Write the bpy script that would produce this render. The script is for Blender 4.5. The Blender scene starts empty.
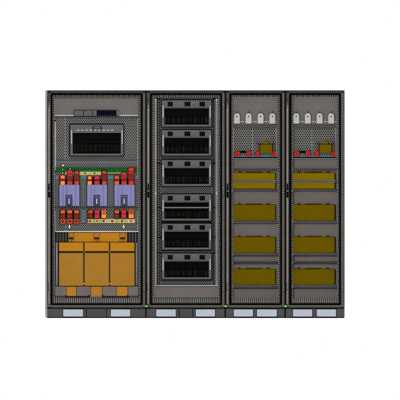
import bpy, bmesh, math, random
from mathutils import Vector
random.seed(7)
S = bpy.context.scene
C = S.collection

# ------------------------------------------------------------------ measures
# elevation drawing units: 1 unit = 1 cm, u to the right, v downward from the top of
# the sheet; the floor is at v = 318 and the middle of the row of cabinets is near u = 200.
U = 0.01
def X(u): return (u - 200.0) * U
def Z(v): return (318.0 - v) * U

# ------------------------------------------------------------------ materials
GAIN = 2.25       # how strongly the lamps light a surface that faces them
def lin(c):
    c /= 255.0
    return c / 12.92 if c <= 0.04045 else ((c + 0.055) / 1.055) ** 2.4
MATS = {}
def mat(name, rgb, rough=0.6, spec=0.05, metal=0.0, var=0.10, scale=9.0, fine=0.05, emit=None):
    """painted or moulded surface: a base colour with slow blotches and a fine grain"""
    if name in MATS: return MATS[name]
    m = bpy.data.materials.new(name); m.use_nodes = True
    nt = m.node_tree; bs = nt.nodes['Principled BSDF']
    base = [min(0.9, lin(c) / GAIN) for c in rgb]
    tc = nt.nodes.new('ShaderNodeTexCoord')
    n1 = nt.nodes.new('ShaderNodeTexNoise'); n1.inputs['Scale'].default_value = scale; n1.inputs['Detail'].default_value = 4
    n2 = nt.nodes.new('ShaderNodeTexNoise'); n2.inputs['Scale'].default_value = 260.0; n2.inputs['Detail'].default_value = 2
    nt.links.new(tc.outputs['Object'], n1.inputs['Vector']); nt.links.new(tc.outputs['Object'], n2.inputs['Vector'])
    a = nt.nodes.new('ShaderNodeMapRange'); a.inputs['From Min'].default_value = .3; a.inputs['From Max'].default_value = .7
    a.inputs['To Min'].default_value = 1 - var; a.inputs['To Max'].default_value = 1 + var
    b = nt.nodes.new('ShaderNodeMapRange'); b.inputs['From Min'].default_value = .3; b.inputs['From Max'].default_value = .7
    b.inputs['To Min'].default_value = 1 - fine; b.inputs['To Max'].default_value = 1 + fine
    nt.links.new(n1.outputs['Fac'], a.inputs['Value']); nt.links.new(n2.outputs['Fac'], b.inputs['Value'])
    mu = nt.nodes.new('ShaderNodeMath'); mu.operation = 'MULTIPLY'
    nt.links.new(a.outputs[0], mu.inputs[0]); nt.links.new(b.outputs[0], mu.inputs[1])
    vm = nt.nodes.new('ShaderNodeVectorMath'); vm.operation = 'SCALE'
    vm.inputs[0].default_value = base
    nt.links.new(mu.outputs[0], vm.inputs['Scale'])
    nt.links.new(vm.outputs[0], bs.inputs['Base Color'])
    bs.inputs['Roughness'].default_value = rough
    bs.inputs['Specular IOR Level'].default_value = spec
    bs.inputs['Metallic'].default_value = metal
    if emit:
        bs.inputs['Emission Color'].default_value = (*emit[0], 1); bs.inputs['Emission Strength'].default_value = emit[1]
    MATS[name] = m
    return m
M = dict(
    post   = mat('grey_painted_steel', (87, 83, 77)),
    postlt = mat('pale_taupe_steel', (132, 124, 116)),
    side   = mat('blue_grey_side_paint', (140, 150, 158)),
    seam   = mat('black_rubber', (3, 3, 3), spec=0.0, rough=.9),
    shell  = mat('dark_inner_steel', (34, 33, 33), spec=.0),
    taupe  = mat('taupe_back_sheet', (112, 105, 101), var=.04),
    rail   = mat('galvanised_rail', (140, 139, 134)),
    raild  = mat('dull_galvanised_rail', (112, 110, 106)),
    white  = mat('white_zinc_strip', (200, 198, 196)),
    perf   = mat('perforated_zinc', (137, 136, 133)),
    perfd  = mat('dull_perforated_zinc', (106, 105, 104)),
    plinth = mat('dark_plinth_paint', (77, 77, 77)),
    plmid  = mat('green_grey_plinth_sheet', (70, 76, 75)),
    vent   = mat('pale_blue_grey_cover', (190, 196, 207), var=.04),
    slate  = mat('slate_unit_paint', (89, 92, 93)),
    slated = mat('dark_slate_paint', (74, 77, 78)),
    black  = mat('black_plastic', (13, 13, 14), spec=.0),
    blackg = mat('dark_ochre_plastic', (42, 41, 27), spec=.0),
    blue   = mat('blue_black_plastic', (16, 16, 44), spec=.0),
    handle = mat('pale_handle_metal', (178, 180, 182)),
    tan    = mat('tan_coil_resin', (171, 121, 46), var=.035, spec=0),
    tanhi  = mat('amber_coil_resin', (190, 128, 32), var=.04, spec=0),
    tanfoot= mat('amber_foot_resin', (186, 126, 34), var=.06),
    brown  = mat('dark_brown_steel', (58, 30, 18), spec=0),
    nearblack = mat('near_black_steel', (26, 20, 14), spec=0),
    olive  = mat('olive_module_paint', (106, 86, 3), var=.04, spec=0),
    olivehi= mat('mustard_module_paint', (130, 105, 5), var=.05, spec=0),
    olived = mat('dark_olive_lid', (62, 54, 22), spec=0),
    purple = mat('lilac_breaker_moulding', (132, 131, 178), var=.06),
    purpled= mat('deep_lilac_moulding', (106, 104, 158), var=.05),
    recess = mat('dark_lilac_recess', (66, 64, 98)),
    red    = mat('red_insulator', (188, 50, 42), var=.12),
    redb   = mat('bright_red_insulator', (208, 46, 36), var=.12),
    crimson= mat('crimson_insulator', (184, 46, 60), var=.12),
    orange = mat('orange_insulator', (206, 96, 44), var=.12),
    oranged= mat('burnt_orange_insulator', (186, 74, 34), var=.12),
    orangeh= mat('light_orange_insulator', (246, 142, 62), var=.08),
    maroon = mat('maroon_insulator', (112, 34, 22), var=.12),
    beige  = mat('beige_busbar', (198, 176, 122), var=.08),
    sage   = mat('olive_green_busbar', (150, 170, 78), var=.1),
    green  = mat('green_duct', (28, 124, 42), var=.2, scale=40),
    greend = mat('dark_green_duct', (52, 104, 62), var=.2, scale=40),
    lime   = mat('bright_green_cap', (40, 200, 60)),
    violet = mat('mauve_strip', (128, 102, 134), var=.2, scale=40),
    lilacp = mat('pale_lilac_pipe', (176, 162, 190)),
    cream = mat('cream_plastic', (252, 246, 196)),
    yellow = mat('yellow_lens', (250, 246, 130)),
    insul_mid = mat('mid_lilac_moulding', (112, 110, 150)),
    insul  = mat('pale_grey_porcelain', (188, 187, 184), var=.05),
    redcap = mat('scarlet_terminal', (196, 28, 26), var=.1),
    teal   = mat('teal_block', (70, 128, 124), var=.1),
    footg  = mat('grey_foot_steel', (114, 106, 104)),
    floor  = mat('white_studio_floor', (255, 255, 255), var=.0, fine=0),
)
# ------------------------------------------------------------------ mesh helpers
class MB:
    def __init__(s): s.v = []; s.f = []
    def box(s, u0, u1, v0, v1, d0, d1):
        """u range, v range (top, bottom), depth range in metres (0 = front of the cabinets, + = deeper)"""
        if u1 < u0: u0, u1 = u1, u0
        if v1 < v0: v0, v1 = v1, v0
        x0, x1, z0, z1 = X(u0), X(u1), Z(v1), Z(v0); n = len(s.v)
        s.v += [(x0, d0, z0), (x1, d0, z0), (x1, d1, z0), (x0, d1, z0), (x0, d0, z1), (x1, d0, z1), (x1, d1, z1), (x0, d1, z1)]
        s.f += [tuple(n + i for i in q) for q in ((0, 3, 2, 1), (4, 5, 6, 7), (0, 1, 5, 4), (1, 2, 6, 5), (2, 3, 7, 6), (3, 0, 4, 7))]
        return s
    def ring(s, u0, u1, v0, v1, w, d0, d1):
        """a rectangular frame of width w, its four bars butted end to end"""
        s.box(u0, u1, v0, v0 + w, d0, d1); s.box(u0, u1, v1 - w, v1, d0, d1)
        s.box(u0, u0 + w, v0 + w, v1 - w, d0, d1); s.box(u1 - w, u1, v0 + w, v1 - w, d0, d1)
        return s
    def prism(s, pts, d0, d1):
        """outline in (u, v), given clockwise as seen from the front, extruded in depth"""
        n = len(s.v); k = len(pts)
        s.v += [(X(a), d0, Z(b)) for a, b in pts] + [(X(a), d1, Z(b)) for a, b in pts]
        s.f += [tuple(n + i for i in range(k))[::-1], tuple(n + k + i for i in range(k))]
        for i in range(k):
            j = (i + 1) % k
            s.f.append((n + i, n + j, n + k + j, n + k + i))
        return s
    def disc(s, u, v, r, d0, d1, k=14, ry=None):
        ry = ry or r
        return s.prism([(u + r * math.cos(-2 * math.pi * i / k), v + ry * math.sin(2 * math.pi * i / k) * -1 * -1) for i in range(k)][::-1], d0, d1)
    def perf(s, u0, u1, v0, v1, d, p=1.35, r=0.43, stag=True, th=.0015, q=None, hole=8):
        """sheet with real holes: rows of cells, each an octagonal (or square) hole in its cell"""
        q = q or p
        nr = max(1, round((v1 - v0) / q)); q = (v1 - v0) / nr
        nc = max(1, round((u1 - u0) / p)); p = (u1 - u0) / nc
        for j in range(nr):
            a, b = v0 + j * q, v0 + (j + 1) * q
            off = 0.0
            cells = []
            if stag and j % 2 and nc > 1:
                s._quad(u0, u0 + p / 2, a, b, d, th); s._quad(u1 - p / 2, u1, a, b, d, th)
                cells = [u0 + p / 2 + i * p for i in range(nc - 1)]
            else:
                cells = [u0 + i * p for i in range(nc)]
            for c in cells:
                s._cell(c, c + p, a, b, d, r, th, hole)
        return s
    def _quad(s, u0, u1, v0, v1, d, th):
        for y, fl in ((d, 0), (d + th, 1)):
            n = len(s.v); s.v += [(X(u0), y, Z(v1)), (X(u1), y, Z(v1)), (X(u1), y, Z(v0)), (X(u0), y, Z(v0))]
            q = (n, n + 1, n + 2, n + 3); s.f.append(q[::-1] if fl else q)
    def _cell(s, u0, u1, v0, v1, d, r, th, hole):
        cu, cv = (u0 + u1) / 2, (v0 + v1) / 2
        if hole == 8:
            out = [(u0, v0), (cu, v0), (u1, v0), (u1, cv), (u1, v1), (cu, v1), (u0, v1), (u0, cv)]
            k = .72
            inn = [(cu - r * k, cv - r * k), (cu, cv - r), (cu + r * k, cv - r * k), (cu + r, cv), (cu + r * k, cv + r * k), (cu, cv + r), (cu - r * k, cv + r * k), (cu - r, cv)]
        else:
            out = [(u0, v0), (u1, v0), (u1, v1), (u0, v1)]
            rv = r if not isinstance(hole, float) else r * hole
            inn = [(cu - r, cv - rv), (cu + r, cv - rv), (cu + r, cv + rv), (cu - r, cv + rv)]
        k = len(out); n = len(s.v)
        s.v += [(X(a), d, Z(b)) for a, b in out] + [(X(a), d, Z(b)) for a, b in inn] + [(X(a), d + th, Z(b)) for a, b in inn]
        for i in range(k):
            j = (i + 1) % k
            s.f.append((n + i, n + k + i, n + k + j, n + j))
            s.f.append((n + k + i, n + 2 * k + i, n + 2 * k + j, n + k + j))
    def tube(s, pts, r, k=8):
        """round rod or cable through points (u, v, depth)"""
        P = [Vector((X(a), c, Z(b))) for a, b, c in pts]
        rings = []
        for i, p in enumerate(P):
            t = (P[min(i + 1, len(P) - 1)] - P[max(i - 1, 0)]).normalized()
            a = t.orthogonal().normalized(); b = t.cross(a)
            if i:
                pa = rings[-1][1]; a = (pa - t * pa.dot(t)).normalized(); b = t.cross(a)
            n = len(s.v)
            s.v += [tuple(p + r * (a * math.cos(2 * math.pi * m / k) + b * math.sin(2 * math.pi * m / k))) for m in range(k)]
            rings.append((n, a))
        for (n0, _), (n1, _) in zip(rings, rings[1:]):
            for m in range(k):
                q = (m + 1) % k
                s.f.append((n0 + m, n0 + q, n1 + q, n1 + m))
        s.f.append(tuple(rings[0][0] + m for m in range(k))[::-1]); s.f.append(tuple(rings[-1][0] + m for m in range(k)))
        return s
    def build(s, name, m, parent=None, bevel=0.0, smooth=False):
        o0 = Vector((0, 0, 0)); p = parent
        while p is not None: o0 += p.location; p = p.parent
        if parent is None:
            xs = [v[0] for v in s.v]; ys = [v[1] for v in s.v]; zs = [v[2] for v in s.v]
            o0 = Vector(((min(xs) + max(xs)) / 2, (min(ys) + max(ys)) / 2, min(zs)))
        me = bpy.data.meshes.new(name)
        me.from_pydata([tuple(Vector(v) - o0) for v in s.v], [], s.f)
        me.update()
        bm = bmesh.new(); bm.from_mesh(me); bmesh.ops.recalc_face_normals(bm, faces=bm.faces) if len(s.f) < 4000 else None
        bm.to_mesh(me); bm.free()
        me.materials.append(M[m])
        if smooth:
            for pl in me.polygons: pl.use_smooth = True
        o = bpy.data.objects.new(name, me); C.objects.link(o)
        if parent is None: o.location = o0
        else: o.parent = parent
        if bevel:
            b = o.modifiers.new('edge', 'BEVEL'); b.width = bevel; b.segments = 2; b.limit_method = 'ANGLE'; b.harden_normals = False
        return o
def thing(name, label, cat, u, v, d, group=None):
    o = bpy.data.objects.new(name, None); C.objects.link(o)
    o.location = (X(u), d, Z(v)); o.empty_display_size = .05
    o['label'] = label; o['category'] = cat; o['kind'] = 'thing'
    if group: o['group'] = group
    return o
def tag(o, label, cat, group=None):
    o['label'] = label; o['category'] = cat; o['kind'] = 'thing'
    if group: o['group'] = group
    return o
def dup(root, du, dv, label, group=None):
    kids = [(c, list(c.children)) for c in root.children]
    r = root.copy(); C.objects.link(r); r.location = root.location + Vector((du * U, 0, -dv * U)); r['label'] = label
    if group: r['group'] = group
    for ch, gs in kids:
        c = ch.copy(); C.objects.link(c); c.parent = r
        for g in gs:
            d = g.copy(); C.objects.link(d); d.parent = c
    return r

# ------------------------------------------------------------------ the setting
me = bpy.data.meshes.new('floor')
me.from_pydata([(-9, -16, 0), (9, -16, 0), (9, 9, 0), (-9, 9, 0)], [], [(0, 1, 2, 3)]); me.materials.append(M['floor'])
fl = bpy.data.objects.new('floor', me); C.objects.link(fl); fl['kind'] = 'structure'

M['floor'].node_tree.nodes['Principled BSDF'].inputs['Base Color'].links and [setattr(n.inputs[0], 'default_value', (.82, .82, .82)) for n in M['floor'].node_tree.nodes if n.type == 'VECT_MATH']
# ------------------------------------------------------------------ cabinets
DEPTH = 0.62
BACK = 0.176          # face of the taupe back sheets
def cabinet(u0, u1, label, windows, mids, left_end=False, right_end=False):
    t = thing('electrical_cabinet', label, 'cabinet', (u0 + u1) / 2, 318, 0, 'cabinets joined in one row')
    # open steel frame: posts and rails, front and rear
    f = MB()
    L0, L1, R0, R1 = u0 + .35, u0 + 4.1, u1 - 3.6, u1 - .35
    f.box(L0 + 2.9, L1, 92.0, 307.6, 0, .045); f.box(L0, L0 + .3, 92.0, 307.6, 0, .045)
    f.box(R0, R1, 92.0, 307.6, 0, .045)
    f.box(L0 - .3, L1, 92, 307.6, .045, .08); f.box(R0, R1 + .3, 92, 307.6, .045, .08)
    f.box(L1, R0, 91.6, 93.5, 0, .08)
    f.box(L1, R0, 304.7, 307.6, 0, .08)
    for a, b in ((u0 + .1, u0 + 4), (u1 - 4, u1 - .1)): f.box(a, b, 92, 307.6, DEPTH - .05, DEPTH - .001)
    f.build('frame', 'post', t, bevel=.0015)
    MB().box(L0 + .75, L0 + 2.75, 103, 304, .002, .03).build('lock_rod_channel', 'postlt', t, bevel=.002)
    MB().box(L0 + .3, L0 + .75, 97, 304.2, .012, .03).box(L0 + 2.72, L0 + 2.95, 97, 304.2, -.0015, .03).box(L1 - .35, L1 - .05, 94, 304.2, -.0012, -.0002).box(R0 + .05, R0 + .3, 94, 304.2, -.0012, -.0002).box(L1, R0, 304.7, 305.0, -.0012, -.0002).box(L1, R0, 93.2, 93.5, -.0012, -.0002).build('fold_line', 'seam', t)
    # roof, sides, rear sheet
    MB().box(u0 + .05, u1 - .05, 90.3, 91.6, -.004, DEPTH).build('roof_panel', 'post', t, bevel=.002)
    MB().box(u0 + .35, u1 - .35, 91.3, 92.0, .002, .004).box(u0 + .5, u1 - .5, 92.35, 92.8, -.004, 0).box(u0 + .1, u1 - .1, 90.95, 91.35, -.0055, -.004).build('roof_seam', 'seam', t)
    if not right_end: MB().box(u1 - .75, u1 + .35, 90.6, 317.8, -.0055, .0035).box(u1 - .25, u1 + .25, 90.6, 317.8, .0035, .5).build('joint_seal', 'seam', t)
    s = MB()
    s.box(u0 + .05, u0 + .3, 92, 307.6, .081, DEPTH - .06); s.box(u1 - .3, u1 - .05, 92, 307.6, .081, DEPTH - .06)
    s.box(u0 + .3, u1 - .3, 92, 307.6, DEPTH - .055, DEPTH - .051)
    s.box(u0 + .3, u1 - .3, 307.0, 307.6, .081, DEPTH - .056)
    s.build('inner_shell', 'shell', t)
    # black door seal all round the opening
    g = MB().ring(L1 - .1, R0 + .1, 93.3, 304.9, 1.75, .018, .060)
    g.build('door_seal', 'seam', t)
    iu0, iu1, iv0, iv1 = L1 + 1.5, R0 - 1.5, 95.0, 303.2
    # punched inner profiles of the frame
    p = MB()
    p.perf(iu0, iu0 + 2.0, iv0, iv1, .065, p=2.0, q=2.2, r=.66, stag=False, hole=1.1)
    p.perf(iu1 - 2.0, iu1, iv0, iv1, .065, p=2.0, q=2.2, r=.66, stag=False, hole=1.1)
    p.perf(iu0 + 2.0, iu1 - 2.0, iv0, iv0 + 2.0, .065, p=2.3, r=.72, q=2.0, stag=False, hole=1.1)
    p.perf(iu0 + 2.0, iu1 - 2.0, iv1 - 4.8, iv1, .065, p=2.1, q=1.6, r=.62, stag=False, hole=.9)
    p.build('punched_profile', 'perf', t)
    q = MB()
    q.box(iu0 - .4, iu0 + 2.0, iv0 + 2, iv1 - 5, .085, .09); q.box(iu1 - 2.0, iu1 + .4, iv0 + 2, iv1 - 5, .085, .09)
    q.box(iu0 - .4, iu1 + .4, iv0, iv0 + 2, .085, .09); q.box(iu0 - .4, iu1 + .4, iv1 - 5, iv1, .085, .09)
    q.build('profile_back', 'seam', t)
    # taupe back sheet behind everything
    MB().box(iu0 - 1.5, iu1 + 1.5, 93, 305, BACK, BACK + .003).build('back_sheet', 'taupe', t)
    # hinges and latch at three heights
    for k, (hv, hl) in enumerate(((104.5, 8), (190, 9), (287, 8))):
        h = MB().box(L0 + .9, L0 + 2.6, hv - 3.2, hv + 4.5, -.010, .001).build('hinge', 'slated', t, bevel=.001)
        MB().disc(L0 + 2.1, hv + (1.2 if k < 2 else 4.2), .52, -.014, -.010).build('hinge_pin', 'handle', h)
        MB().box(L0 + 1.8, L0 + 2.4, hv + (2.6 if k < 2 else -2.6), hv + (6.5 if k < 2 else 2.6), -.013, -.0101).build('hinge_leaf', 'lilacp', h)
        c = MB().box(R0 + 1.1, R0 + 2.5, hv - 3.5, hv + 5, -.009, -.0002).build('catch', 'slated', t, bevel=.001)
        pn = MB()
        for j in (-2.2, .2, 2.6): pn.disc(R0 + 1.8, hv + j, .38, -.012, -.009)
        pn.build('rivets', 'lilacp', c)
    h = MB().box(L0 + 1.2, L0 + 2.4, 183.5, 190, -.016, -.010)
    h.prism([(L0 + 1.1, 191.5), (L0 + 2.6, 191.5), (L0 + 2.9, 197.5), (L0 + .9, 197.5)], -.02, -.010)
    h.build('latch_handle', 'black', t, bevel=.001)
    # bottom corner fittings: a pale stud on a green washer plate
    for a in (u0, u1):
        s_ = 1 if a == u0 else -1
        w = MB().box(a + s_ * .1, a + s_ * 4.6, 305.0, 306.2, -.006, -.0005).build('corner_fitting', 'greend', t)
        MB().box(a + s_ * 1.9, a + s_ * 2.5, 303.9, 307.4, -.0075, -.006).build('green_pin', 'greend', w)
        if a == u0 and not left_end:
            MB().prism([(a - .95, 307.0), (a - .2, 305.2), (a + .2, 305.2), (a + 1.9, 307.0)], -.02, -.006).build('stud', 'white', w)
        else:
            MB().disc(a + s_ * (1.4), 305.8, .5, -.02, -.006).build('stud', 'white' if s_ > 0 else 'lime', w)
    # plinth with two pale covers
    pl = MB().box(u0 + .1, u1 - .1, 308.4, 317.4, .004, DEPTH - .02).build('plinth', 'plinth', t, bevel=.002)
    MB().box(u0 + .1, u1 - .1, 307.6, 308.4, .010, DEPTH - .02).box(u0 + .1, u1 - .1, 317.4, 318, .012, DEPTH - .03).build('plinth_seam', 'seam', pl)
    e = MB()
    e.box(u0 + .1, u1 - .1, 308.55, 308.8, .001, .004)
    for a, b in windows: e.ring(a - .5, b + .5, 308.9, 317.1, .5, .0, .004)
    for a, b in mids: e.box(a - .6, a, 308.7, 317.3, 0, .004); e.box(b, b + .6, 308.7, 317.3, 0, .004)
    e.box(u0 + .1, u1 - .1, 317.1, 317.35, .001, .004); e.build('cover_seam', 'seam', pl)
    for a, b in windows:
        c = MB().box(a, b, 309.4, 316.6, -.003, .0035).build('plinth_cover', 'vent', pl, bevel=.0012)
    for a, b in mids:
        MB().box(a, b, 308.9, 317.1, -.001, .0035).build('middle_sheet', 'plmid', pl, bevel=.0012)
    if left_end:
        MB().box(45.35, u0 - .05, 90.5, 317.5, .002, DEPTH - .002).build('side_panel', 'side', t, bevel=.002)
    if right_end:
        MB().box(u1 + .02, u1 + .4, 90.5, 317.5, .002, DEPTH - .002).build('side_panel', 'slated', t, bevel=.001)
    return t, iu0, iu1
A = cabinet(46.9, 146.1, 'widest cabinet, with lilac breakers and an orange three coil transformer', [(63.2, 83), (110.8, 130.2)], [(86.6, 106.2)], left_end=True)
B = cabinet(146.1, 225.4, 'cabinet filled with a stack of six black fronted rack units', [(156.2, 175.8), (195.8, 215)], [(179.5, 192.5)])
Cc = cabinet(225.4, 285.3, 'narrow cabinet of olive boxes next to the six rack unit cabinet', [(233.8, 253), (256.9, 276.8)], [])
D = cabinet(285.3, 344.3, 'narrow cabinet of olive boxes at the free end of the row', [(293, 312.2), (316.8, 336)], [], right_end=True)

# ================================================================== cabinet A
t, a0, a1 = A
MB().perf(54.4, 138.4, 295.9, 298.3, .10, p=2.1, q=1.2, r=.5, stag=False).build('lower_filler', 'perfd', t)
bk = MB().box(54.6, 138.2, 117, 232, .168, .17).box(54.6, 138.2, 232, 298, .168, .17).build('plate_back', 'shell', t)
MB().perf(54.4, 138.4, 116.6, 230.8, .15, p=2.15, q=1.55, r=.72).build('perforated_plate', 'perf', t)
MB().perf(54.4, 138.4, 232.2, 242.5, .15, p=2.9, r=1.12, stag=False, hole=4).perf(54.4, 59, 242.5, 286, .15, stag=False, hole=4).perf(134.4, 138.4, 242.5, 286, .15, stag=False, hole=4).build('lower_perforated_plate', 'perfd', t)
MB().box(54.4, 138.4, 98.5, 116.0, .10, .102).build('top_blanking_sheet', 'taupe', t)
MB().box(55, 74, 114.9, 115.9, .085, .098).box(119.4, 138.2, 114.9, 115.9, .085, .098).build('shelf_edge', 'white', t, bevel=.001)
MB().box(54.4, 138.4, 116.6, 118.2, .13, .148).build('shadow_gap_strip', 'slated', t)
v = MB()
v.box(55.0, 55.9, 121, 170, .12, .148); v.build('upright_rail', 'white', t, bevel=.001)
MB().box(137.2, 138.2, 119, 179, .12, .148).build('upright_rail', 'rail', t, bevel=.001)
MB().box(64.8, 65.4, 117, 165, .138, .149).build('divider_strip', 'rail', t)
MB().box(55.0, 56.0, 212, 231, .12, .148).build('upright_rail', 'rail', t, bevel=.001)
MB().box(137.2, 138.2, 212, 231, .12, .148).build('upright_rail', 'rail', t, bevel=.001)
MB().box(65.2, 65.9, 213, 231, .13, .148).build('divider_strip', 'rail', t)
MB().box(55, 138.6, 230.9, 232.1, .09, .149).build('cross_rail', 'white', t, bevel=.001)
MB().perf(54.6, 138.2, 206.3, 208.3, .1, p=2.1, q=2.0, r=.72, stag=False, hole=.8).build('slotted_strip', 'raild', MB().box(54.6, 138.2, 206.25, 208.35, .104, .148).build('dark_channel', 'seam', t))
MB().disc(55.3, 120.5, 1.0, .11, .12).build('rail_screw', 'black', t)

# control unit: slim slate box with two windows and a bank of dark keys
cu = thing('control_unit', 'slim slate control unit with dark keys under the plain top sheet', 'control unit', 96.5, 116.5, .06)
MB().box(74.2, 119, 109.9, 116.4, .06, .098).build('casing', 'slate', cu, bevel=.0015)
MB().ring(74.0, 92.8, 110, 116.4, .45, .057, .06).box(83.2, 83.7, 110.45, 115.95, .057, .06).box(92.8, 119, 116.0, 116.5, .057, .06).box(92.8, 119, 109.8, 110.15, .057, .06).build('window_frame', 'seam', cu)
MB().box(96.7, 116.4, 110.4, 115.7, .057, .06).build('key_field', 'black', cu)
for a in range(6):
    k = MB().box(97.4 + a * 3.1, 99.2 + a * 3.1, 111.0, 112.6, .054, .057).box(97.8 + a * 3.1, 99.5 + a * 3.1, 113.5, 115.0, .054, .057)
    k.build('key_pair', 'blue', cu, bevel=.001)

# ---- rack units
def rack_unit(u0, u1, v0, vb, v1, label, group, ports, cards, hd='slate', split=None):
    """slate front from v0 to v1 with a header, and below vb an open bay of black cards"""
    t = thing('rack_unit', label, 'rack unit', (u0 + u1) / 2, v1, .045, group)
    MB().box(u0, u1, v0, vb - .3, .05, .14).box(u0, u0 + 2.6, vb - .3, v1, .05, .14).box(u1 - 2.6, u1, vb - .3, v1, .05, .14).box(u0 + 2.6, u1 - 2.6, v1 - 2.0, v1, .05, .14).build('front_panel', hd, t, bevel=.0015)
    MB().ring(u0 - .75, u1 + .75, v0 - .85, v1 + .55, .75, .055, .14).build('edge_gap', 'seam', t)
    bay = MB().box(u0 + 2.6, u1 - 2.6, vb - .3, v1 - 2.0, .12, .14).build('card_bay', 'black', t)
    w = (u1 - u0 - 5.4) / cards
    for i in range(cards):
        a = u0 + 2.8 + i * w; m = vb + (v1 - 2 - vb) * .48
        MB().box(a + .12, a + w - .12, vb + .2, m - .15, .075, .12).build('card', 'black', t, bevel=.001)
        o = MB().box(a + .12, a + w - .12, m + .15, v1 - 2.4, .082, .12).build('card', 'black', t, bevel=.001)
        g0, g1, g2 = random.uniform(.4, 2.4), random.uniform(2.8, 4.6), random.uniform(.12, .5)
        MB().box(a + w * g2, a + w * (g2 + .15), m + g0, v1 - g1, .077, .082).build('card_grip', 'blackg' if i < cards * .5 or random.random() < .4 else 'blue', o)
        MB().box(a + w * .74, a + w * .83, m + random.uniform(.8, 2.6), v1 - 4.2, .077, .082).build('card_latch', 'blackg', o)
    for a, b in ports:
        p = MB().box(a, b, v0 + 1.7, v0 + 6.0, .044, .05).build('port', 'black', t, bevel=.001)
        MB().box(a + .8, b - .9, v0 + 2.6, v0 + 3.0, .042, .044).build('socket', 'shell', p); MB().box(a + 1.4, a + 2.1, v0 + 3.6, v0 + 5.0, .042, .044).build('socket', 'shell', p); MB().box(a - .35, b + .35, v0 + 1.4, v0 + 6.25, .0485, .05).build('port_rim', 'slated', t)
    for a, b in ports[:-1]:
        MB().box(b + 1.6, b + 5.0, v0 + 2.0, v0 + 2.4, .048, .05).build('label_line', 'raild', t)
        MB().box(b + 2.4, b + 4.6, v0 + 4.4, v0 + 5.2, .048, .05).build('label_line', 'slated', t)
    if cards < 10: MB().box(u0 + 3, u1 - 3, v0 + 7.0, v0 + 7.25, .0485, .05).build('panel_groove', 'seam', t)
    for a in (u0 + .7, u1 - 1.8):
        h = MB().box(a, a + 1.1, vb - 3.2, vb + (v1 - vb) * .48, .026, .034)
        h.box(a + .1, a + 1.0, vb - 3.1, vb - 2.2, .034, .05).box(a + .1, a + 1.0, vb + (v1 - vb) * .48 - 1, vb + (v1 - vb) * .48 - .1, .034, .05)
        h.build('pull_handle', 'handle', t, bevel=.002)
    return t
r = rack_unit(70.2, 123.4, 124.6, 133.2, 155.6, 'wide rack unit of black cards on its own above the lilac breakers', None, [], 12)
c = MB()
for i in range(9): c.box(76.5 + i * 4.3, 79.4 + i * 4.3, 129.4, 130.9, .042, .05)
c.build('label_clip', 'side', r)
MB().box(92.8, 93.4, 126.2, 131.3, .040, .05).box(101, 101.6, 126.2, 131.3, .040, .05).ring(93.4, 101, 126.2, 129, .35, .044, .05).build('clip_frame', 'black', r)
c = MB()
for j in range(1, 5): c.box(73.6, 120.2, 133.2 + j * 4.05, 133.45 + j * 4.05, .070, .0745)
c.build('guide_wires', 'shell', r)
yk = MB().box(70.5, 123.1, 157.6, 158.3, .1, .148).build('thin_rail', 'slated', t)

rows = [(100.2, 108.6, 126.6), (130.0, 138.2, 155.6), (160.0, 168.4, 186.0), (194.3, 202.8, 220.6), (223.6, 232.0, 249.6), (253.4, 261.8, 279.3)]
nm = ['topmost rack unit in the tall stack of six', 'second rack unit from the top of the stack of six', 'third rack unit down, above the wider gap in the stack',
      'fourth rack unit down, below the wider gap in the stack', 'fifth rack unit down, last but one of the stack', 'lowest rack unit, above the plain taupe sheet']
for (v0, vb, v1), l in zip(rows, nm):
    ru = rack_unit(161.8, 211.4, v0, vb, v1, l, 'black fronted rack units in one stack', [(167.8, 172.6), (184.6, 190.2), (199.6, 204.8)], 8, hd='slate')

    if v0 == 194.3:
        MB().perf(161.8, 211.4, 207.0, 208.2, .034, p=1.7, q=1.2, r=.5, stag=False, hole=.6).build('slotted_bar', 'rail', ru)
        MB().box(161.8, 211.4, 206.8, 208.4, .036, .075).build('bar_backing', 'seam', ru)
# ---- duct, lamp, bars behind the breakers
dg = thing('wiring_duct', 'green wiring duct running above the lilac breakers', 'wiring duct', 96, 172.4, .12)
MB().box(54, 138.6, 168.0, 172.2, .124, .149).build('trough', 'seam', dg)
MB().perf(54, 138.6, 168.4, 170.2, .118, p=2.1, q=1.8, r=.72, stag=False, hole=.55).build('upper_fingers', 'green', dg)
MB().perf(54, 138.6, 170.5, 172.1, .118, p=1.7, q=1.6, r=.5, stag=False, hole=.8).build('lower_fingers', 'green', dg)
MB().box(54, 138.6, 167.0, 167.7, .112, .149).build('lid', 'greend', dg)
st = MB().perf(54.4, 138.4, 162.1, 163.5, .13, p=2.15, q=1.4, r=.58, stag=False, hole=.8).build('marker_strip', 'violet'); tag(st, 'thin mauve marker strip above the green wiring duct', 'marker strip')
st2 = MB().perf(54.4, 138.4, 159.4, 160.6, .13, p=2.15, q=1.2, r=.6, stag=False, hole=.6).build('marker_strip', 'greend'); tag(st2, 'thin dark green marker strip just below the wide rack unit', 'marker strip')
lamp = thing('indicator_lamp', 'small round yellow indicator lamp over the first breaker', 'indicator lamp', 62.8, 166, .09)
MB().disc(62.8, 165.4, .95, .085, .1).build('lens', 'yellow', lamp, smooth=False)
MB().disc(62.8, 165.4, 1.3, .1, .149).build('bezel', 'slated', lamp)
ub = thing('busbar', 'beige busbar with dark bolt heads above the middle breaker', 'busbar', 86, 175.4, .10)
MB().box(65.2, 101, 171.6, 175.2, .098, .112).build('bar', 'beige', ub, bevel=.001)
MB().box(101, 126, 172.4, 173.4, .104, .112).build('tail_strip', 'sage', ub)
MB().box(78.5, 101, 174.6, 175.4, .094, .098).build('lower_edge', 'sage', ub)
for a in (85.2, 94.6): MB().disc(a, 173.2, .75, .09, .098).build('bolt_head', 'black', ub)
lb = thing('busbar', 'pale beige busbar with square holes below the middle and last breakers', 'busbar', 111, 223.4, .10)
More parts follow.
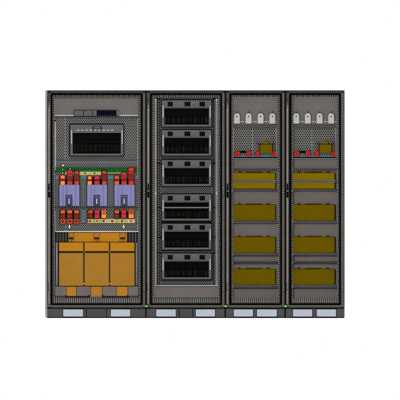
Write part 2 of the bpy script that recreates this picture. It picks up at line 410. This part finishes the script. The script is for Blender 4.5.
MB().box(88.0, 135.0, 219.0, 223.2, .088, .10).build('bar', 'beige', lb, bevel=.001)
for a, k in ((90, 'maroon'), (97, 'oranged'), (103.6, 'maroon'), (112.2, 'maroon'), (122, 'maroon'), (131, 'oranged')):
    MB().box(a - .95, a + .95, 220.1, 222.2, .083, .088).build('bolt_head', k, lb, bevel=.001)
for a, b in ((92.6, 95.2), (99.4, 101.6), (115.5, 119), (124.5, 127.5)): MB().box(a, b, 219.4, 222.8, .086, .088).build('patch', 'sage', lb)

# ---- breakers
def breaker(u0, u1, label, tops, bots):
    t = thing('circuit_breaker', label, 'circuit breaker', (u0 + u1) / 2, 206.2, .05, 'lilac circuit breakers in a row')
    MB().box(u0, u1, 184.6, 206.1, .06, .148).build('body', 'purple', t, bevel=.003)
    MB().ring(u0 - .75, u1 + .75, 184.2, 206.4, .4, .07, .148).build('body_gap', 'seam', t)
    w = u1 - u0
    MB().box(u0 + w * .17, u0 + w * .20, 185, 205.8, .057, .06).box(u0 + w * .36, u0 + w * .385, 185, 205.8, .057, .06).box(u1 - w * .20, u1 - w * .17, 185, 205.8, .057, .06).box(u0 - .35, u0, 184.8, 206, .064, .148).box(u1, u1 + .35, 184.8, 206, .064, .148).build('mould_lines', 'purpled', t)
    m = (u0 + u1) / 2 - .4
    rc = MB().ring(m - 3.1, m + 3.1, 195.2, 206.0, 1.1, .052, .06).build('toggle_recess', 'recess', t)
    MB().box(m - 2.0, m + 2.0, 196.3, 204.9, .057, .06).build('recess_floor', 'insul_mid', rc); MB().ring(m - 3.35, m + 3.35, 194.95, 206.05, .25, .055, .06).ring(m - 1.5, m + 1.5, 197.4, 204.9, .5, .050, .057).build('recess_line', 'seam', rc)
    MB().box(m - .65, m + .65, 198.6, 204.0, .038, .057).build('toggle', 'insul', rc, bevel=.002)
    for i, (a, b, y0, c1, c2) in enumerate(tops):
        # rounded insulated terminal rising over the breaker: tapered cap, block and washer
        o = MB().prism([(a, 184.6), (a, y0 + 1.4), (a + .9, y0), (b - .9, y0), (b, y0 + 1.4), (b, 184.6)], .06, .096).build('terminal', c1, t, bevel=.002)
        MB().prism([(a - .45, 184.9), (a - .45, y0 + 1.1), (a + .7, y0 - .45), (b - .7, y0 - .45), (b + .45, y0 + 1.1), (b + .45, 184.9)], .07, .098).box(a + .3, b - .3, 180.4, 180.8, .055, .06).box(a + .3, b - .3, y0 + 4.0, y0 + 4.3, .055, .06).build('shroud_edge', 'seam', o)
        MB().box(a + .5, b - .5, min(179.6, y0 + 6), 180.4, .056, .06).build('shroud_slot', 'maroon', o)
        MB().box(a - .12, a + .45, y0 + 2.2, 183.6, .0585, .06).box(b - .45, b + .12, y0 + 2.2, 183.6, .0585, .06).build('shroud_cheek', 'maroon', o)
        MB().prism([((a + b) / 2 + x_ * (b - a), y_) for x_, y_ in ((-.34, 184.3), (-.42, 182.8), (-.36, 181.2), (.36, 181.2), (.42, 182.8), (.34, 184.3), (.15, 185.0), (-.15, 185.0))], .050, .0585).build('screw_cap', c2, o, bevel=.001)
        MB().box(a + .8, b - .8, y0 + 1, y0 + 3.6, .052, .06).build('cap_top', c2, o, bevel=.001)
    MB().box(u0 + .1, u1 - .1, 178.5, 184.1, .1, .148).build('terminal_shield', 'seam', t)
    MB().box(u0 + .6, u1 - .6, 211.5, 217.6, .11, .148).build('lower_shield', 'shell', t)
    for i, (a, b, c1, c2, sq) in enumerate(bots):
        m = (a + b) / 2
        o = MB().prism([(a, 218.2), (a, 210.4), (m - .7, 208.6), (m + .7, 208.6), (b, 210.4), (b, 218.2)], .07, .1).build('terminal', c2, t, bevel=.002)
        MB().prism([(a - .45, 218.6), (a - .45, 210.2), (m - .8, 208.3), (m + .8, 208.3), (b + .45, 210.2), (b + .45, 218.6)], .08, .103).box(a + .2, b - .2, 213.8, 214.2, .066, .07).build('shroud_edge', 'seam', o)
        MB().prism([(m - (b - a) * .42, 213.3), (m - (b - a) * .45, 211.2), (m - 1.0, 209.5), (m + 1.0, 209.5), (m + (b - a) * .45, 211.2), (m + (b - a) * .42, 213.3)], .058, .07).build('screw_cap', c1, o, bevel=.001)
        MB().box(m - .6, m + .6, 208.9, 211, .054, .058).build('pin', 'maroon', o)
        if sq:
            q = MB().ring(a, b, 218.8, 223.8, 1.2, .07, .1).build('lower_lug', 'oranged', t, bevel=.001)
            MB().box(a + 1.2, b - 1.2, 220.0, 222.6, .08, .1).build('lug_hole', 'maroon', q); MB().box(a - .4, b + .4, 218.5, 224.15, .092, .104).build('lug_edge', 'seam', q)
    return t
breaker(59.5, 79.3, 'lilac breaker nearest the outer cabinet side, orange lugs below it',
        [(60, 65.3, 174.8, 'oranged', 'orangeh'), (67, 72.6, 170.2, 'red', 'crimson'), (74.2, 79.2, 170.4, 'maroon', 'oranged')],
        [(60.2, 65.2, 'orange', 'maroon', 1), (67.0, 72.4, 'orange', 'maroon', 1), (74.0, 79.0, 'orange', 'maroon', 1)])
breaker(87.3, 106.9, 'lilac breaker between the other two, under the beige busbar',
        [(87.2, 92.2, 175.6, 'oranged', 'orangeh'), (94.2, 99.6, 175.6, 'red', 'crimson'), (101.8, 106.8, 170.2, 'maroon', 'oranged')],
        [(88, 92.8, 'oranged', 'maroon', 0), (94.6, 99.6, 'crimson', 'crimson', 0), (101.4, 106.3, 'orange', 'orangeh', 0)])
breaker(114.6, 134.4, 'lilac breaker with the tallest bright red terminal above it',
        [(114.2, 119.4, 175.2, 'red', 'orange'), (121.2, 126.8, 172.0, 'red', 'red'), (128.4, 134.0, 167.4, 'redb', 'redb')],
        [(114.6, 119.2, 'orange', 'maroon', 0), (121.4, 126.2, 'red', 'crimson', 0), (128.6, 133.8, 'redb', 'orangeh', 0)])
for (a, b), l in zip(((62.6, 169.4), (62.5, 172.9), (70.0, 169.0)), ('tiny white screw just below the yellow lamp', 'tiny white screw above the first orange terminal', 'tiny white screw on top of the first crimson terminal')):
    o = MB().disc(a, b, .55, .06, .117); tag(o.build('screw', 'white'), l, 'screw', 'white screws by the first breaker')
gx = [(55.2, 58.9), (80.2, 86.6), (107.6, 113.9), (135.0, 137.4)]
gl = ['narrow slate partition between the first breaker and the cabinet side', 'slate partition between the first and middle breakers', 'slate partition between the middle and last breakers', 'thin slate partition beyond the last breaker']
for (a, b), l in zip(gx, gl):
    o = thing('partition_panel', l, 'partition', (a + b) / 2, 206, .1, 'slate partitions beside the breakers')
    MB().box(a, b, 179.5, 206.0, .105, .148).build('sheet', 'slate', o, bevel=.001)
    MB().box(a + .3, b - .3, 175.8, 179.2, .1, .148).build('connector', 'teal' if b - a > 5 else 'violet', o)
    if b - a > 5:
        MB().box((a + b) / 2 - .35, (a + b) / 2 + .35, 182, 198, .102, .105).build('centre_rib', 'footg', o)
for a, l in ((69.4, 'white cable tag hanging below the first breaker'), (123.6, 'white cable tag hanging below the last breaker')):
    o = thing('cable_tag', l, 'cable tag', a, 228.2, .12, 'white cable tags')
    MB().box(a - .65, a + .65, 224.9, 228.3, .118, .125).build('tag_plate', 'yellow' if a > 100 else 'cream', o, bevel=.001)
    MB().tube([(a, 225.2, .1215), (a + .2, 224.4, .122), (a, 223.6, .126)], .0012).build('tie', 'white', o)
# teal connector between terminals
for a, l in ((83.3, 'teal connector block between the first and middle breaker terminals'), (136.0, 'teal connector block beyond the last lower terminal')):
    o = thing('connector_block', l, 'connector', a, 223.6, .12, 'teal connector blocks')
    w = 2.4 if a < 100 else 1.0
    MB().box(a - w, a + w, 209, 223.4, .128, .149).build('block', 'slate', o, bevel=.001)
    for i in range(4): MB().box(a - w + .5, a + w - .5, 210 + i * 3.4, 212 + i * 3.4, .124, .128).build('socket', 'teal' if i % 2 == 0 else 'violet', o)

# ---- transformer
tr = thing('transformer', 'big orange transformer of three upright coils on grey feet', 'transformer', 96.7, 298, .08)
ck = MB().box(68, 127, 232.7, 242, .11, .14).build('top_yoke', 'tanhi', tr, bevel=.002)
MB().box(67.6, 127.4, 232.3, 232.7, .11, .14).box(67.6, 68, 232.7, 242, .112, .14).box(127, 127.4, 232.7, 242, .112, .14).build('yoke_edge', 'nearblack', ck)
for a in (68.6, 94.2, 120.0):
    lg = MB().box(a, a + 5.0, 232.9, 241.8, .098, .11).build('clamp', 'tan', tr, bevel=.001)
    MB().box(a - .35, a, 232.9, 241.8, .1, .11).box(a + 5.0, a + 5.35, 232.9, 241.8, .1, .11).box(a + .3, a + 4.7, 237.3, 239.4, .094, .098).build('clamp_slot', 'brown', lg)
    MB().disc(a + 2.5, 241.0, .55, .09, .098).build('clamp_bolt', 'olived', lg)
for i, (a, b) in enumerate(((59.0, 83.2), (84.6, 108.9), (110.2, 134.5))):
    co = MB().box(a, b, 242.4, 251.2, .078, .138).box(a, b, 253.0, 285.8, .075, .138).build('coil', 'tan', tr, bevel=.003)
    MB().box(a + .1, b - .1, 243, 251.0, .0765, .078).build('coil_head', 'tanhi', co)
    ch = MB().box(a - .2, b + .2, 251.2, 253.0, .085, .138).build('coil_band', 'nearblack', co)
    tb = MB()
    tb.perf(a + .3, b - .3, 251.5, 252.7, .081, p=1.9, q=1.2, r=.62, stag=False, hole=.65)
    tb.build('slotted_band', 'olived', ch)
    MB().box(a - .5, a, 242.4, 285.8, .082, .138).box(b, b + .5, 242.4, 285.8, .082, .138).box(a - .5, b + .5, 241.9, 242.4, .082, .138).box(a - .5, b + .5, 285.8, 286.3, .082, .138).build('coil_edge', 'nearblack', co)
for a in (83.9, 109.55):
    sp = MB().box(a - .28, a + .28, 242.4, 285.8, .09, .1).build('spacer_rod', 'raild', tr)
    MB().disc(a, 252.0, 1.1, .07, .09).build('rod_nut', 'greend', sp); MB().disc(a, 283.5, .7, .08, .09).build('rod_nut', 'beige', sp)
MB().box(66, 128, 286.3, 297.0, .105, .13).build('bottom_yoke', 'tanfoot', tr, bevel=.002)
for a, b in ((55.0, 66.0), (76.8, 90.4), (102.4, 116.2), (128.0, 138.4)):
    ft = MB().box(a, b, 286.4, 296.0, .086, .13).build('foot', 'footg', tr, bevel=.002)
    MB().ring(a - .35, b + .35, 286.4, 296.35, .35, .09, .128).build('foot_edge', 'seam', ft)
for a, b in ((66.2, 88.8), (103.0, 127.6)):
    bm_ = MB().box(a, b, 296.1, 297.2, .078, .09).build('tie_bar', 'brown', tr)
    for c_ in (a, b): MB().disc(c_, 296.3, 1.2, .07, .078).build('tie_bolt', 'brown', bm_)
for a, k in ((56.8, 'first'), (136.6, 'last')):
    o = thing('conduit', f'pale lilac upright conduit beside the {k} orange coil', 'conduit', a, 285.5, .1, 'conduits beside the transformer')
    MB().tube([(a, 285.5, .105), (a, 243, .105)], .0075, 12).build('pipe', 'lilacp' if a < 100 else 'side', o, smooth=True)
    for vv in (245.5, 282.5): MB().box(a - 1.1, a + 1.1, vv - .9, vv + .9, .094, .12).build('pipe_clip', 'raild', o, bevel=.001)

# ================================================================== cabinet B fittings
t, b0, b1 = B
MB().box(153, 219.5, 97.5, 286, .168, .17).build('plate_back', 'shell', t)
MB().perf(154.2, 161.2, 97.4, 286, .12, p=2.1, q=1.5, r=.72).perf(212.0, 218.4, 97.4, 286, .12, p=2.1, q=1.5, r=.72).build('perforated_side_sheet', 'perfd', t)
for a, b in ((97.2, 99.4), (156.2, 159.2), (186.4, 193.6), (279.8, 285.2), (250, 252.6), (126.9, 129.3)): MB().perf(161.2, 212.0, a, b, .145, p=2.1, q=1.3, r=.6).build('perforated_filler', 'perfd', t)
for vv in (157.6, 221.5): MB().box(161.2, 212, vv, vv + .7, .09, .14).build('brass_strip', 'olived', t)
for a in (154.6, 215.6):
    rl = MB().box(a, a + 2.0, 99, 285, .085, .118).build('upright_rail', 'rail', t, bevel=.001)
    c = MB()
    for i in range(60):
        c.box(a + .7, a + 1.3, 101 + i * 3.05, 102.3 + i * 3.05, .083, .085)
    c.build('rail_slots', 'raild', rl)
    for vv in (99.6, 193.4): MB().disc(a + 1, vv, .8, .078, .085).build('rail_screw', 'white', rl)
for vv in (98.8, 163.4, 207.5, 237.3, 252.4):
    MB().box(155, 161.1, vv - .35, vv + .35, .1, .119).build('side_bracket', 'seam', t); MB().box(212.1, 218, vv - .35, vv + .35, .1, .119).build('side_bracket', 'seam', t)
for a in (157.3, 159.6, 213.0): MB().box(a, a + .5, 99, 285, .11, .119).build('side_crease', 'seam', t)
MB().box(154.4, 219, 285.3, 286.1, .08, .14).build('cross_rail', 'white', t, bevel=.001)
MB().box(154.0, 218.4, 286.6, 297.8, .098, .10).build('lower_blanking_sheet', 'taupe', t)
MB().box(154.0, 218.4, 297.8, 298.4, .095, .10).box(154, 218.4, 286.1, 286.6, .095, .1).build('sheet_edge', 'seam', t)

# ================================================================== cabinets C and D
def power_module(u0, u1, v0, v1, m, label, cabn):
    t = thing('power_module', label, 'power module', (u0 + u1) / 2, v1, .08, 'olive boxes in the narrow cabinets')
    b = MB().box(u0, u1, v0, v1, .09, .174).build('case', m, t, bevel=.003)
    MB().box(u0 - .3, u0, v0, v1, .096, .174).box(u1, u1 + .3, v0, v1, .096, .174).box(u0 - .3, u1 + .3, v0 - .3, v0, .096, .174).build('case_edge', 'seam', b)
    c = (u0 + u1) / 2
    MB().prism([(c - 9.5, v0 - .3), (c - 8, v0 - 1.3), (c + 7.5, v0 - 1.3), (c + 9, v0 - .3)], .1, .17).build('lid_ridge', 'olived', t, bevel=.001)
    for a in (u0 + 6.3, u1 - 7.2):
        lug = MB().prism([(a - 1.8, v0 - .3), (a - 1.2, v0 - 1.5), (a + 1.3, v0 - 1.5), (a + 1.8, v0 - .3)], .1, .14).build('terminal_post', 'olived', t)
        MB().disc(a, v0 - 1.9, .6, .11, .125).build('post_nut', 'slated', lug)
    return t
FI = []
for k, (t, du, where) in enumerate(((Cc[0], 0, 'the cabinet beside the rack units'), (D[0], 59.4, 'the end cabinet'))):
    o = du
    # sheets, shelves, rails: parts of the cabinet
    MB().box(231.8 + o, 278.4 + o, 124.4, 158, .168, .17).build('plate_back', 'shell', t)
    MB().perf(232.2 + o, 277.8 + o, 128.4, 157.0, .15, p=2.3, q=1.75, r=.83).build('perforated_plate', 'perf', t)
    MB().perf(232.2 + o, 277.8 + o, 124.0, 128.0, .12, p=2.1, q=1.33, r=.62).build('perforated_shelf_edge', 'perfd', t)
    MB().box(232.2 + o, 277.8 + o, 97, 124.0, .13, .132).build('top_blanking_sheet', 'taupe', t)
    for a in (233.0, 276.0): MB().box(a + o, a + .9 + o, 127.6, 157.4, .12, .149).build('upright_rail', 'rail', t, bevel=.001)
    MB().box(252.2 + o, 252.8 + o, 128, 157, .14, .1495).build('divider_strip', 'rail', t)
    MB().box(233 + o, 277 + o, 121.2, 122.0, .11, .13).build('cross_rail', 'handle', t, bevel=.001)
    MB().box(232.4 + o, 277.6 + o, 139.4, 139.9, .14, .1495).build('plate_seam', 'slated', t)
    MB().box(231.8 + o, 278.2 + o, 157.2, 157.9, .08, .174).build('shelf', 'seam', t)
    MB().box(232.2 + o, 277.6 + o, 158.2, 158.7, .09, .1).build('shelf_lip', 'rail', t)
    for a, b in ((168.6, 170.4), (189.0, 190.8), (220.6, 222.9), (252.9, 255.2), (261.4, 263.0), (284.9, 287.4)):
        pr = MB().perf(232.2 + o, 277.6 + o, a, b, .08, p=2.0, q=(b - a), r=.62, stag=False, hole=.95).build('slotted_shelf_edge', 'perfd', t)
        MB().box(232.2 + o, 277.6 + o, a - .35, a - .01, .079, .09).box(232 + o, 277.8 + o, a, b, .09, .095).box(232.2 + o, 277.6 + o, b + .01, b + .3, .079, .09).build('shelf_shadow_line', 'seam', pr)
    cap = thing('strap', f'slotted grey strap across the top olive box in {where}', 'strap', 254 + o, 182.6, .07, 'slotted straps')
    MB().perf(233.2 + o, 276.2 + o, 180.0, 182.6, .075, p=1.5, q=2.6, r=.42, stag=False, hole=1.6).build('slotted_strip', 'raild', cap)
    MB().box(233.2 + o, 276.2 + o, 179.9, 182.7, .080, .088).build('strap_backing', 'brown', cap)
    # pale domed insulators
    ords = ('first', 'second', 'third', 'fourth')
    for i, c in enumerate((236.9, 248.6, 260.6, 272.4)):
        c += o - (0.2 if k else 0) * i
        lab = f'pale domed insulator, {ords[i]} of four in {where}'
        q = thing('insulator', lab, 'insulator', c, 123.6, .09, 'pale domed insulators')
        arc = [(c - 3.0, 123.6), (c - 3.0, 116.1)] + [(c - 3.0 * math.cos(j * math.pi / 8), 116.1 - 3.0 * math.sin(j * math.pi / 8)) for j in range(1, 8)] + [(c + 3.0, 116.1), (c + 3.0, 123.6)]
        MB().prism(arc, .085, .12).build('body', 'insul', q, bevel=.003)
        out = [(c + (x_ - c) * 1.14, 119 + (y_ - 119) * 1.07 if y_ < 123 else 123.9) for x_, y_ in arc]
        MB().prism(out, .1, .128).build('base_gasket', 'slated', q)
        MB().disc(c, 116.5, .75, .080, .085).build('eye', 'slated', q)
        MB().box(c - .3, c + .3, 111.4, 112.8, .1, .11).build('tip', 'seam', q)
    # scarlet terminals
    for i, (a, b) in enumerate(((234.6, 240.0), (246.4, 251.2), (255.4, 260.0), (271.2, 276.0))):
        a += o; b += o; m = (a + b) / 2
        q = thing('terminal_knob', f'scarlet terminal knob, {ords[i]} of four in {where}', 'terminal knob', m, 156.4, .1, 'scarlet terminal knobs')
        h_ = (b - a) / 2
        MB().prism([(m - h_, 155.6), (m - h_, 152.6), (m - h_ * .55, 151.6), (m + h_ * .55, 151.6), (m + h_, 152.6), (m + h_, 155.6), (m + h_ * .6, 156.3), (m - h_ * .6, 156.3)], .1, .13).build('knob', 'redcap', q, bevel=.002)
        MB().box(m - h_ - .35, m + h_ + .35, 152.2, 156.0, .131, .134).build('base_gasket', 'seam', q)
        MB().box(m - .9, m + .7, 153.2, 154.6, .094, .1).build('centre_screw', 'maroon', q, bevel=.001)
        MB().box(a + .4, b - .4, 150.3, 151.8, .11, .14).build('neck', 'maroon', q)
    lk = MB().box(240.4 + o, 246.0 + o, 151.0, 152.9, .12, .148).build('link_bar', 'seam'); tag(lk, f'black link bar between two scarlet knobs, {where}', 'link bar', 'black link bars')
    ly = MB().box(233.4 + o, 276.4 + o, 155.0, 156.9, .135, .149).build('cable_tray', 'teal'); tag(ly, f'thin teal tray behind the scarlet knobs in {where}', 'cable tray', 'teal trays')
    rv = thing('relay', f'small olive relay with a domed top in {where}', 'relay', 266 + o, 153.2, .09, 'olive relays')
    MB().box(260 + o, 272.2 + o, 144.4, 153.0, .085, .14).build('case', 'olive', rv, bevel=.003)
    MB().prism([(264 + o, 144.1), (264 + o, 141.8), (265.2 + o, 140.4), (267.4 + o, 140.4), (268.6 + o, 141.8), (268.6 + o, 144.1)], .095, .135).build('dome', 'olive', rv, bevel=.002)
    MB().box(259.6 + o, 272.6 + o, 144.0, 144.4, .09, .14).box(259.6 + o, 260 + o, 144.4, 153.2, .09, .14).box(272.2 + o, 272.6 + o, 144.4, 153.2, .09, .14).build('case_edge', 'seam', rv)
    for a, b in ((256.6, 259.4), (272.8, 275.4)):
        MB().box(a + o, b + o, 142.4, 150.6, .11, .148).build('bracket', 'slated', rv, bevel=.001)
        MB().box(a + .3 + o, b - .3 + o, 142.9, 145, .105, .11).build('bracket_pad', 'maroon', rv)
    lv = ('top olive box, brighter and strapped', 'second olive box from the top', 'third olive box from the top', 'lowest olive box')
    for i, (a, b) in enumerate(((173.0, 188.6), (204.7, 220.3), (237.0, 252.6), (269.2, 284.6))):
        power_module(233.0 + o, 275.2 + o, a, b, 'olivehi' if i == 0 else 'olive', f'{lv[i]} in {where}', k)

# ------------------------------------------------------------------ light
w = bpy.data.worlds.new('World'); S.world = w; w.use_nodes = True
w.node_tree.nodes['Background'].inputs['Color'].default_value = (1, 1, 1, 1)
w.node_tree.nodes['Background'].inputs['Strength'].default_value = 1.0
def area(name, loc, target, size, power):
    l = bpy.data.lights.new(name, 'AREA'); l.shape = 'SQUARE'; l.size = size; l.energy = power
    o = bpy.data.objects.new(name, l); C.objects.link(o); o.location = loc
    o.rotation_euler = (Vector(target) - Vector(loc)).to_track_quat('-Z', 'Y').to_euler()
    return o
area('front_softbox', (-.6, -13.5, 2.2), (-.05, 0, 1.15), 2.2, 2250)

# ------------------------------------------------------------------ camera
cd = bpy.data.cameras.new('camera'); cam = bpy.data.objects.new('camera', cd); C.objects.link(cam)
cd.type = 'ORTHO'; cd.ortho_scale = 4.0; cd.clip_end = 100
cam.location = (X(200), -9, Z(200)); cam.rotation_euler = (math.radians(90), 0, 0)
S.camera = cam
S.view_settings.view_transform = 'Standard'; S.view_settings.look = 'None'
S.view_settings.exposure = 0; S.view_settings.gamma = 1
